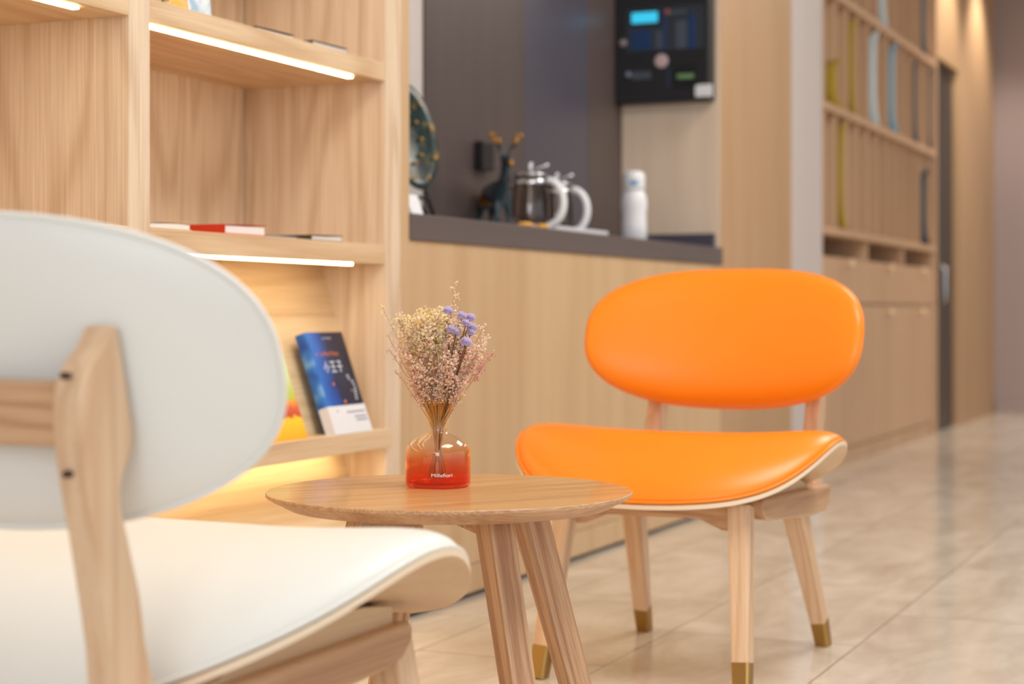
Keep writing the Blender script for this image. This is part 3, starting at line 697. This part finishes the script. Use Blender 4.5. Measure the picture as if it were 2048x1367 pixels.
def blue_cover():
    """blue watercolour left half, night sky right half, a soft blue cone in the middle"""
    m, t, b = nt('night_sky_cover'); N = t.nodes.new; L = t.links.new
    tc = N('ShaderNodeTexCoord'); sp = N('ShaderNodeSeparateXYZ'); L(tc.outputs['Object'], sp.inputs[0])
    n_ = N('ShaderNodeTexNoise'); n_.inputs['Scale'].default_value = 22; n_.inputs['Detail'].default_value = 3; L(tc.outputs['Object'], n_.inputs['Vector'])
    ad = N('ShaderNodeMath'); ad.operation = 'MULTIPLY_ADD'; ad.inputs[1].default_value = .05; L(n_.outputs['Fac'], ad.inputs[0]); L(sp.outputs['X'], ad.inputs[2])
    cr = N('ShaderNodeValToRGB'); L(ad.outputs[0], cr.inputs[0])
    mr = N('ShaderNodeMapRange'); mr.inputs['From Max'].default_value = .19; L(ad.outputs[0], mr.inputs['Value']); L(mr.outputs[0], cr.inputs[0])
    E = cr.color_ramp.elements; E[0].position = .1; E[0].color = (*srgb(44, 118, 205), 1); E[1].position = .95; E[1].color = (*srgb(26, 24, 44), 1)
    for p_, c in ((.30, srgb(28, 84, 178)), (.46, srgb(24, 56, 128)), (.52, srgb(28, 30, 64)), (.7, srgb(34, 32, 60))):
        x = E.new(p_); x.color = (*c, 1)
    L(cr.outputs[0], b.inputs['Base Color']); b.inputs['Roughness'].default_value = .3
    return m
LEAN = math.radians(19.5)
BW, BH, BT = .168, .243, .030
bk = book_up(3.494, BW, BH, BT, 1.9505, .4725, LEAN, 'blue night-sky picture book with a white paper band standing on the display ledge', blue_cover(), blue, 'books standing on the display ledge')
# paper band
bm = bmesh.new(); box(bm, .004, BW+.001, -.0012, .0, .0, .066); box(bm, -.0052, .004, -.001, BT*.8, 0, .066)
bb = ob('paper_band', bm, M['white_pl'], bk); bb['label'] = 'white paper band'
def cover_text(txt, size, x, z, m, parent, name='lettering', y=-.0006, rot=0, sx=1):
    bm = text_mesh(txt, size, 0)
    for v in bm.verts:
        X, Z = v.co.x*sx, v.co.y
        if rot: X, Z = X*math.cos(rot)-Z*math.sin(rot), X*math.sin(rot)+Z*math.cos(rot)
        v.co = (x+X, y, z+Z)
    return ob(name, bm, m, parent)
wp = mat('white_ink', srgb(214, 222, 240), .5); op = mat('orange_ink', srgb(226, 128, 70), .5); gp = mat('grey_ink', srgb(140, 140, 150), .6)
bm = bmesh.new()
def bar(x0, z0, x1, z1, w_=.0026):                # one brush stroke on the cover
    d = Vector((x1-x0, 0, z1-z0)).normalized(); n_ = Vector((-d.z, 0, d.x))*w_/2; a_, b_ = Vector((x0, -.0009, z0)), Vector((x1, -.0009, z1))
    f_ = [bm.verts.new(p) for p in (a_-n_, b_-n_, b_+n_, a_+n_)]; g_ = [bm.verts.new(v.co+Vector((0, .0006, 0))) for v in f_]
    bm.faces.new(f_); bm.faces.new(g_[::-1])
    for i in range(4): bm.faces.new((f_[i], f_[(i+1) % 4], g_[(i+1) % 4], g_[i]))
ox, oz, q_ = .034, .146, .027
def ch(strokes, k_):
    for (a_, b_, c_, d_) in strokes: bar(ox+k_*q_*1.12+a_*q_, oz+b_*q_, ox+k_*q_*1.12+c_*q_, oz+d_*q_)
ch([(.5, 1, .5, .02), (.5, .02, .36, .12), (.22, .66, .04, .26), (.76, .68, .96, .28)], 0)
ch([(.1, .92, .9, .92), (.16, .52, .84, .52), (.04, .06, .96, .06), (.5, .92, .5, .06)], 1)
ch([(.18, .94, .8, .94), (.8, .94, .52, .68), (.52, .68, .52, .04), (.52, .04, .36, .12), (.04, .50, .96, .50)], 2)
ob('lettering', bm, wp, bk)['label'] = 'white title lettering'
cover_text('Le Petit Prince', .0155, .078, .186, op, bk, sx=.9)
cover_text('LE PETIT PRINCE', .006, .085, .226, wp, bk)
for (x, z, s_) in ((.055, .118, .004), (.085, .075, .0045), (.13, .1, .003), (.020, .19, .003)):
    bm = bmesh.new(); bmesh.ops.create_circle(bm, cap_ends=True, radius=s_, segments=10, matrix=Matrix.Translation((x, -.0006, z)) @ Matrix.Rotation(PI/2, 4, 'X')); ob('star', bm, op, bk)
bm = bmesh.new()
for k in range(9):
    z = .078+.007*k; x = .150 - .002*abs(k-4) - (.01 if k > 6 else 0)
    box(bm, x-.003-.004*rnd.random(), x+.003, -.0009, -.0003, z, z+.0035)
ob('vignette', bm, wp, bk)
bm = bmesh.new()
for (x0, x1, z) in ((.075, .16, .048), (.105, .16, .036), (.11, .16, .028), (.03, .036, .052)): box(bm, x0, x1, -.0019, -.0013, z, z+.003)
ob('band_print', bm, gp, bb)
def kid_cover():
    m, t, b = nt('yellow_picture_cover'); N = t.nodes.new; L = t.links.new
    tc = N('ShaderNodeTexCoord'); sp = N('ShaderNodeSeparateXYZ'); L(tc.outputs['Object'], sp.inputs[0])
    n_ = N('ShaderNodeTexNoise'); n_.inputs['Scale'].default_value = 38; n_.inputs['Detail'].default_value = 3; L(tc.outputs['Object'], n_.inputs['Vector'])
    ad = N('ShaderNodeMath'); ad.operation = 'MULTIPLY_ADD'; ad.inputs[1].default_value = .03; L(n_.outputs['Fac'], ad.inputs[0]); L(sp.outputs['Z'], ad.inputs[2])
    mr = N('ShaderNodeMapRange'); mr.inputs['From Max'].default_value = .2; L(ad.outputs[0], mr.inputs['Value'])
    cr = N('ShaderNodeValToRGB'); cr.color_ramp.interpolation = 'LINEAR'; L(mr.outputs[0], cr.inputs[0])
    E = cr.color_ramp.elements; E[0].position = .08; E[0].color = (*srgb(250, 176, 20), 1); E[1].position = .75; E[1].color = (*srgb(206, 222, 150), 1)
    for p_, c in ((.30, srgb(252, 206, 40)), (.34, srgb(196, 74, 30)), (.42, srgb(220, 96, 60)), (.5, srgb(240, 160, 60)), (.56, srgb(190, 200, 60))):
        x = E.new(p_); x.color = (*c, 1)
    L(cr.outputs[0], b.inputs['Base Color']); b.inputs['Roughness'].default_value = .35
    return m
kc = kid_cover()
book_up(3.20, .195, .19, .012, 1.9675, .4725, LEAN, 'yellow, red and green picture book half hidden behind the white backrest', kc, kc, 'books standing on the display ledge')
c1 = noise_cover('cartoon_cover', [(.35, srgb(60, 40, 30)), (.48, srgb(226, 190, 130)), (.58, srgb(228, 180, 50)), (.7, srgb(200, 150, 60))], 26, .4, 5)
c2 = noise_cover('pale_picture_cover', [(.4, srgb(160, 190, 216)), (.52, srgb(216, 226, 234)), (.62, srgb(240, 236, 232)), (.72, srgb(224, 170, 160))], 24, .4, 9)
book_up(2.875, .074, .22, .012, 1.9785, 1.3405, math.radians(6), 'brown and yellow picture book standing on the upper shelf', c1, c1, 'books standing on the upper shelf')
book_up(2.952, .078, .22, .012, 1.9785, 1.3405, math.radians(6), 'pale blue picture book standing on the upper shelf', c2, M['white_pl'], 'books standing on the upper shelf')
# ------------------------------------------------------------------ things on the worktop
ZC = .9905
def wp_(x, t): 
    a = (x-CX)/F; Y = t/(.3993-.9168*a); return Y*(.3993*a+.9168), Y
# bottle
s_, Y_ = wp_(1268, 2.06)
r = empty('bottle', W(s_, 2.06, ZC), WALL_A, 'white plastic bottle with a blue mark standing at the right of the worktop', 'bottle')
ob('body', lathe([(0, 0), (.040, 0), (.044, .004), (.044, .06), (.0425, .08), (.043, .10), (.045, .118), (.0455, .135), (.043, .152), (.038, .165), (.034, .172), (.034, .176)], 40), M['white_pl'], r, smooth=True)
ob('cap', lathe([(.036, .1765), (.0385, .18), (.038, .222), (.034, .236), (.020, .243), (0, .244)], 40), M['white_pl'], r, smooth=True)
bm = bmesh.new()
aa = math.atan2(W(s_, 2.06).y, W(s_, 2.06).x)
for i in range(9):
    pass
a0 = (PI + aa) - WALL_A                            # direction towards the room in local frame
rows = []
for z in (.192, .208):
    rows.append([bm.verts.new((.0392*math.cos(a0 - .35 + .7*i/8), .0392*math.sin(a0-.35+.7*i/8), z)) for i in range(9)])
for i in range(8): bm.faces.new((rows[0][i], rows[0][i+1], rows[1][i+1], rows[1][i]))
ob('blue_mark', bm, mat('blue_ink', srgb(90, 150, 205), .4), r)
# tray
s_, Y_ = wp_(1088, 2.10)
tr = wall_ob('tray', B(-.24, .30, -.1, .11, 0, .006), M['white_pl'], bevel=.002); tr.location = W(s_, 2.10, ZC)
bm = bmesh.new(); bm.from_mesh(tr.data)
for (a, b, c, d) in ((-.24, .30, -.1, -.094), (-.24, .30, .104, .11), (-.24, -.234, -.094, .104), (.294, .30, -.094, .104)): box(bm, a, b, c, d, .006, .016)
bm.to_mesh(tr.data); bm.free()
tag(tr, 'white serving tray under the two glass kettles', 'tray')
for xs in (1051, 1084):
    o = ob('snack', lathe([(0, 0), (.018, 0), (.022, .004), (.021, .009), (.012, .013), (0, .014)], 20), mat('orange_snack', srgb(240, 178, 84), .6), smooth=True)
    o.location = W(wp_(xs, 1.985)[0], 1.985, ZC)
    tag(o, 'small round orange snack in front of the tray, nearer the ' + ('deer statue' if xs < 1060 else 'white bottle'), 'snack', 'orange snacks by the tray')
def clear_glass(name, col):
    m = bpy.data.materials.new(name); m.use_nodes = True; t = m.node_tree; N = t.nodes.new; L = t.links.new; t.nodes.clear()
    out = N('ShaderNodeOutputMaterial'); tr_ = N('ShaderNodeBsdfTransparent'); tr_.inputs[0].default_value = (*col, 1)
    gl = N('ShaderNodeBsdfGlossy'); gl.inputs['Roughness'].default_value = .05; 
    mx = N('ShaderNodeMixShader'); L(facing_mix(t, .06, .6), mx.inputs[0]); L(tr_.outputs[0], mx.inputs[1]); L(gl.outputs[0], mx.inputs[2]); L(mx.outputs[0], out.inputs[0]); return m
kg = clear_glass('smoky_glass', (.72, .66, .62))
def kettle(x, t, label, sc_=1):
    s0, _ = wp_(x, t)
    r = empty('glass_kettle', W(s0, t, ZC+.0065), -.30, label, 'kettle', 'glass kettles on the tray')
    R_ = .056*sc_; hh = .155*sc_
    ob('jug', lathe([(0, .001), (R_*.95, .001), (R_, .006), (R_*1.02, .05), (R_*.97, .10), (R_*.86, .135), (R_*.84, hh), (R_*.80, hh), (R_*.82, .134), (R_*.93, .10), (R_*.98, .05), (R_*.95, .008), (0, .005)], 48), kg, r, smooth=True)
    bm = lathe([(R_*.87, hh), (R_*.9, hh+.006), (R_*.6, hh+.014), (.012, hh+.018), (.007, hh+.024), (.011, hh+.034), (.009, hh+.042), (0, hh+.044)], 32)
    ob('lid', bm, M['steel'], r, smooth=True)
    bm = lathe([(R_*.9, .132), (R_*.9, .146), (R_*.86, .146), (R_*.86, .132)], 40, capb=False, capt=False); ob('collar', bm, M['steel'], r, smooth=True)
    bm = lathe([(.010, .006), (.014, .03), (.014, .12), (.010, hh)], 20); ob('infuser', bm, M['steel'], r, smooth=True)
    bm = bmesh.new(); pts = []
    for i in range(15):
        a = -PI/2 + PI*i/14
        pts.append((R_*.93 + .052*math.cos(a), 0, .076 + .068*math.sin(a)))
    tube(bm, pts, [.009]+[.0115]*13+[.009], 12)
    bmesh.ops.scale(bm, vec=(1, 1.3, 1), verts=bm.verts)
    ob('handle', bm, M['white_pl'], r, smooth=True)['label'] = 'white curved handle'
    bm = bmesh.new(); tube(bm, [(-.012, .02, hh+.008), (.02, .03, hh+.03), (.045, .04, hh+.037)], [.003, .003, .006], 8); ob('lid_lever', bm, M['steel'], r, smooth=True)
    bm = bmesh.new(); tube(bm, [(-R_*.85, 0, .12), (-R_*1.15, 0, .14), (-R_*1.3, 0, .152)], [.014, .010, .007], 10); ob('spout', bm, kg, r, smooth=True)
kettle(1060, 2.07, 'left glass kettle with a white handle, nearer the deer statue')
kettle(1112, 2.15, 'right glass kettle with a white handle, nearer the bottle')
# deer statue
s0, Y0 = wp_(992, 2.28)
teal = mat('dark_teal_glaze', srgb(12, 42, 54), .16, coat=.6); gold = mat('antique_gold', srgb(206, 152, 66), .3, metal=1)
dr = empty('deer_statue', W(s0, 2.28, ZC), 0, 'dark teal deer statue with gold antlers and rump on the worktop', 'statue')
dr.scale = (.88, .88, .97); dr.rotation_euler = (0, 0, math.radians(-66))
def skin(name, verts, edges, radii, m, parent, mi_fn=None, mats=None, sub=2):
    me = bpy.data.meshes.new(name); me.from_pydata(verts, edges, []); o = bpy.data.objects.new(name, me); COL.objects.link(o); o.parent = parent
    md = o.modifiers.new('skin', 'SKIN'); 
    for i, rr_ in enumerate(radii): me.skin_vertices[0].data[i].radius = (rr_, rr_) if not isinstance(rr_, tuple) else rr_
    me.skin_vertices[0].data[0].use_root = True
    sb_ = o.modifiers.new('sub', 'SUBSURF'); sb_.levels = sub; sb_.render_levels = sub
    bpy.context.view_layer.update()
    me2 = bpy.data.meshes.new_from_object(o.evaluated_get(bpy.context.evaluated_depsgraph_get()))
    o.modifiers.clear(); o.data = me2; bpy.data.meshes.remove(me); me2.name = name
    me2.materials.clear()
    for x in (mats or [m]): me2.materials.append(x)
    for p in me2.polygons:
        p.use_smooth = True
        p.material_index = mi_fn(p.center) if mi_fn else 0
    return o
# faces local +x; z up; body about .2 long, .32 tall
V = [(0, 0, .135), (-.055, 0, .14), (-.085, 0, .132), (.05, 0, .14), (.075, 0, .165), (.088, 0, .205), (.095, 0, .235), (.125, 0, .228), (.142, 0, .220),
     (.055, .022, .10), (.058, .024, .055), (.058, .024, .004), (.055, -.022, .10), (.066, -.024, .055), (.062, -.024, .004),
     (-.085, .022, .10), (-.10, .024, .06), (-.092, .024, .004), (-.085, -.022, .10), (-.092, -.024, .06), (-.086, -.024, .004),
     (-.105, 0, .145), (.09, .022, .252), (.09, -.022, .252)]
Ed = [(0, 1), (1, 2), (0, 3), (3, 4), (4, 5), (5, 6), (6, 7), (7, 8), (3, 9), (9, 10), (10, 11), (3, 12), (12, 13), (13, 14), (2, 15), (15, 16), (16, 17), (2, 18), (18, 19), (19, 20), (2, 21), (6, 22), (6, 23)]
Rr = [.034, .033, .03, .036, .024, .017, .017, .011, .008] + [.017, .0085, .0075]*2 + [.019, .009, .0075]*2 + [.01, .006, .006]
skin('body', V, Ed, Rr, None, dr, mats=[teal, gold], mi_fn=lambda c: 1 if (c.x < -.05 and c.z > .10) or (c.x > .128) else 0)
for sg in (-1, 1):
    av = [(.09, sg*.010, .246), (.080, sg*.022, .275), (.078, sg*.040, .300), (.09, sg*.042, .325), (.105, sg*.035, .268+.02), (.066, sg*.058, .312), (.11, sg*.03, .30)]
    ae = [(0, 1), (1, 2), (2, 3), (1, 4), (2, 5), (4, 6)]
    skin('antler', av, ae, [.006, .005, .0045, .003, .004, .003, .003], teal, dr, mats=[teal, gold], mi_fn=lambda c, s2=sg: 1 if c.z > .29 else 0)
for sg in (-1, 1):
    for (x, y, z) in ((.088, .058, .318), (.10, .034, .300), (.080, .044, .302)):
        bm = bmesh.new(); bmesh.ops.create_icosphere(bm, subdivisions=2, radius=.007, matrix=Matrix.Translation((x, sg*y, z)))
        ob('gold_bead', bm, gold, dr, smooth=True)
# decorative plate on a stand
s0, Y0 = wp_(812, 2.20)
pl = empty('decorative_plate', W(s0, 2.20, ZC+.082), WALL_A, 'round dark green and gold plate on a stand, half hidden by the shelf edge', 'plate')
gm = noise_cover('green_gold_glaze', [(.34, srgb(10, 26, 34)), (.52, srgb(22, 52, 54)), (.62, srgb(62, 66, 46)), (.74, srgb(190, 156, 92))], 22, .22, 2)
bm = lathe([(0, .004), (.06, .004), (.075, .006), (.12, .016), (.148, .022), (.151, .020), (.149, .016), (.12, .009), (.075, -.002), (0, -.004)], 64)
for v in bm.verts: pass
bmesh.ops.rotate(bm, verts=bm.verts, cent=(0, 0, 0), matrix=Matrix.Rotation(PI/2, 3, 'X') )
bmesh.ops.rotate(bm, verts=bm.verts, cent=(0, 0, 0), matrix=Matrix.Rotation(math.radians(-10), 3, 'X'))
bmesh.ops.translate(bm, verts=bm.verts, vec=(0, 0, .152))
ob('dish', bm, gm, pl, smooth=True)
for k in range(9):
    a = 2*PI*k/9
    for rr_ in (.07, .118):
        bm = bmesh.new(); bmesh.ops.create_icosphere(bm, subdivisions=1, radius=.006, matrix=Matrix.Translation((rr_*math.cos(a+rr_*20), -.012-(rr_-.07)*.28 + rr_*math.sin(a+rr_*20)*.17, .152+rr_*math.sin(a+rr_*20))))
        ob('gold_bead', bm, gold, pl, smooth=True)
st_ = empty('plate_stand', W(s0, 2.20, ZC), WALL_A, 'dark easel stand holding the green and gold plate', 'stand')
bm = bmesh.new()
for sg in (-1, 1):
    tube(bm, [(sg*.085, -.05, .004), (sg*.07, -.03, .075), (sg*.055, -.034, .092)], .005, 8)
    tube(bm, [(sg*.085, -.045, .004), (sg*.05, .04, .10), (sg*.03, .06, .22)], .005, 8)
tube(bm, [(-.07, -.03, .07), (.07, -.03, .07)], .005, 8); tube(bm, [(0, .11, .004), (0, .06, .21)], .005, 8); tube(bm, [(-.032, .06, .21), (.032, .06, .21)], .005, 8)
ob('frame', bm, M['black'], st_, smooth=True)
# pale card at the left end of the worktop
cd = wall_ob('card_holder', prism([(-.02, 0), (.02, 0), (.006, .055), (.0, .055)], 'x', -.03, .035), M['white_pl']); cd.location = W(4.02, 2.03, ZC)
tag(cd, 'small pale card holder at the left end of the worktop below the plate', 'card holder')
# black box on the niche wall
sb = wall_ob('wall_box', B(-.045, .045, -.03, 0, -.045, .045), M['black'], bevel=.003); sb.location = W(5.17, 2.3625, 1.245)
tag(sb, 'small black box on the brown wall behind the deer statue', 'wall box')
# ------------------------------------------------------------------ fire alarm panel on the niche's right wall
PS = 6.415                                          # front face
pn = empty('alarm_panel', W(6.4945, 2.175, 1.545), WALL_A, 'black fire alarm control panel with a blue display, mounted above the worktop', 'control panel')
OP = Vector((6.4945, 2.175, 1.545))
def pxp(x, y):                                     # pixel on the panel's front plane -> wall coords (t, z)
    a = (x-CX)/F; Y = PS/(.3993*a+.9168); return Y*(.3993-.9168*a), H + (HY-y)*Y/F
ob('housing', wl(B(PS, 6.494, 1.985, 2.362, 1.545, 2.06), OP), M['black'], pn, bevel=.006)
def pane(name, x0, y0, x1, y1, m, dep=.003, lab=None, parent=None):
    tA, zA = pxp(x0, y1); tB, zB = pxp(x1, y0)
    o = ob(name, wl(B(PS-dep, PS-.0001, min(tA, tB), max(tA, tB), min(zA, zB), max(zA, zB)), OP), m, parent or pn, bevel=.0008)
    if lab: o['label'] = lab
    return o
win = pane('window', 1252, 8, 1407, 106, mat('smoked_window', srgb(44, 52, 62), .3), .003, 'smoked window')
pane('display_surround', 1260, 18, 1322, 54, M['black'], .005)
pane('display', 1264, 23, 1316, 48, M['lcd'], .0065, 'lit blue display')
pane('keypad', 1264, 60, 1303, 101, M['dkblue'], .005, 'dark blue keypad')
pane('indicator_strip', 1325, 18, 1331, 100, M['dkblue'], .005); pane('indicator_strip', 1377, 28, 1391, 98, M['dkblue'], .005)
pane('label_strip', 1312, 62, 1326, 98, M['greyb'], .005); pane('label_strip', 1352, 40, 1374, 98, M['greyb'], .005); pane('label_strip', 1334, 20, 1374, 30, M['greyb'], .005)
pane('printer_slot', 1348, 128, 1396, 174, mat('printer_black', srgb(14, 16, 20), .3), .004)
pane('green_label', 1355, 147, 1388, 158, mat('green_ink', srgb(110, 150, 96), .5), .006)
pane('white_sticker', 1391, 168, 1425, 194, M['white_pl'], .004, 'white paper sticker')
pane('maker_plate', 1264, 142, 1302, 160, M['greyb'], .002)
pane('hinge_line', 1333, 130, 1340, 176, mat('navy_line', srgb(34, 46, 66), .5), .003)
def disc(name, x, y, rad, m):
    t_, z_ = pxp(x, y); bm = lathe([(0, 0), (rad, 0), (rad, .004), (rad*.8, .006), (0, .006)], 24)
    bmesh.ops.rotate(bm, verts=bm.verts, cent=(0, 0, 0), matrix=Matrix.Rotation(-PI/2, 3, 'Y'))
    bmesh.ops.translate(bm, verts=bm.verts, vec=Vector((PS-.0003, t_, z_))-OP); ob(name, bm, m, pn)
disc('round_sticker', 1323, 122, .026, mat('pinkish_sticker', srgb(196, 170, 172), .5)); disc('key_lock', 1247, 86, .014, mat('lock_metal', srgb(150, 140, 142), .4))
disc('red_button', 1335, 24, .010, mat('red_plastic', srgb(170, 84, 62), .4)); disc('maker_emblem', 1257, 149, .010, mat('emblem_print', srgb(130, 140, 165), .5))
# ------------------------------------------------------------------ render settings that belong to the scene
sc.cycles.use_denoising = True
sc.cycles.max_bounces = 10; sc.cycles.transparent_max_bounces = 16; sc.cycles.sample_clamp_indirect = 6
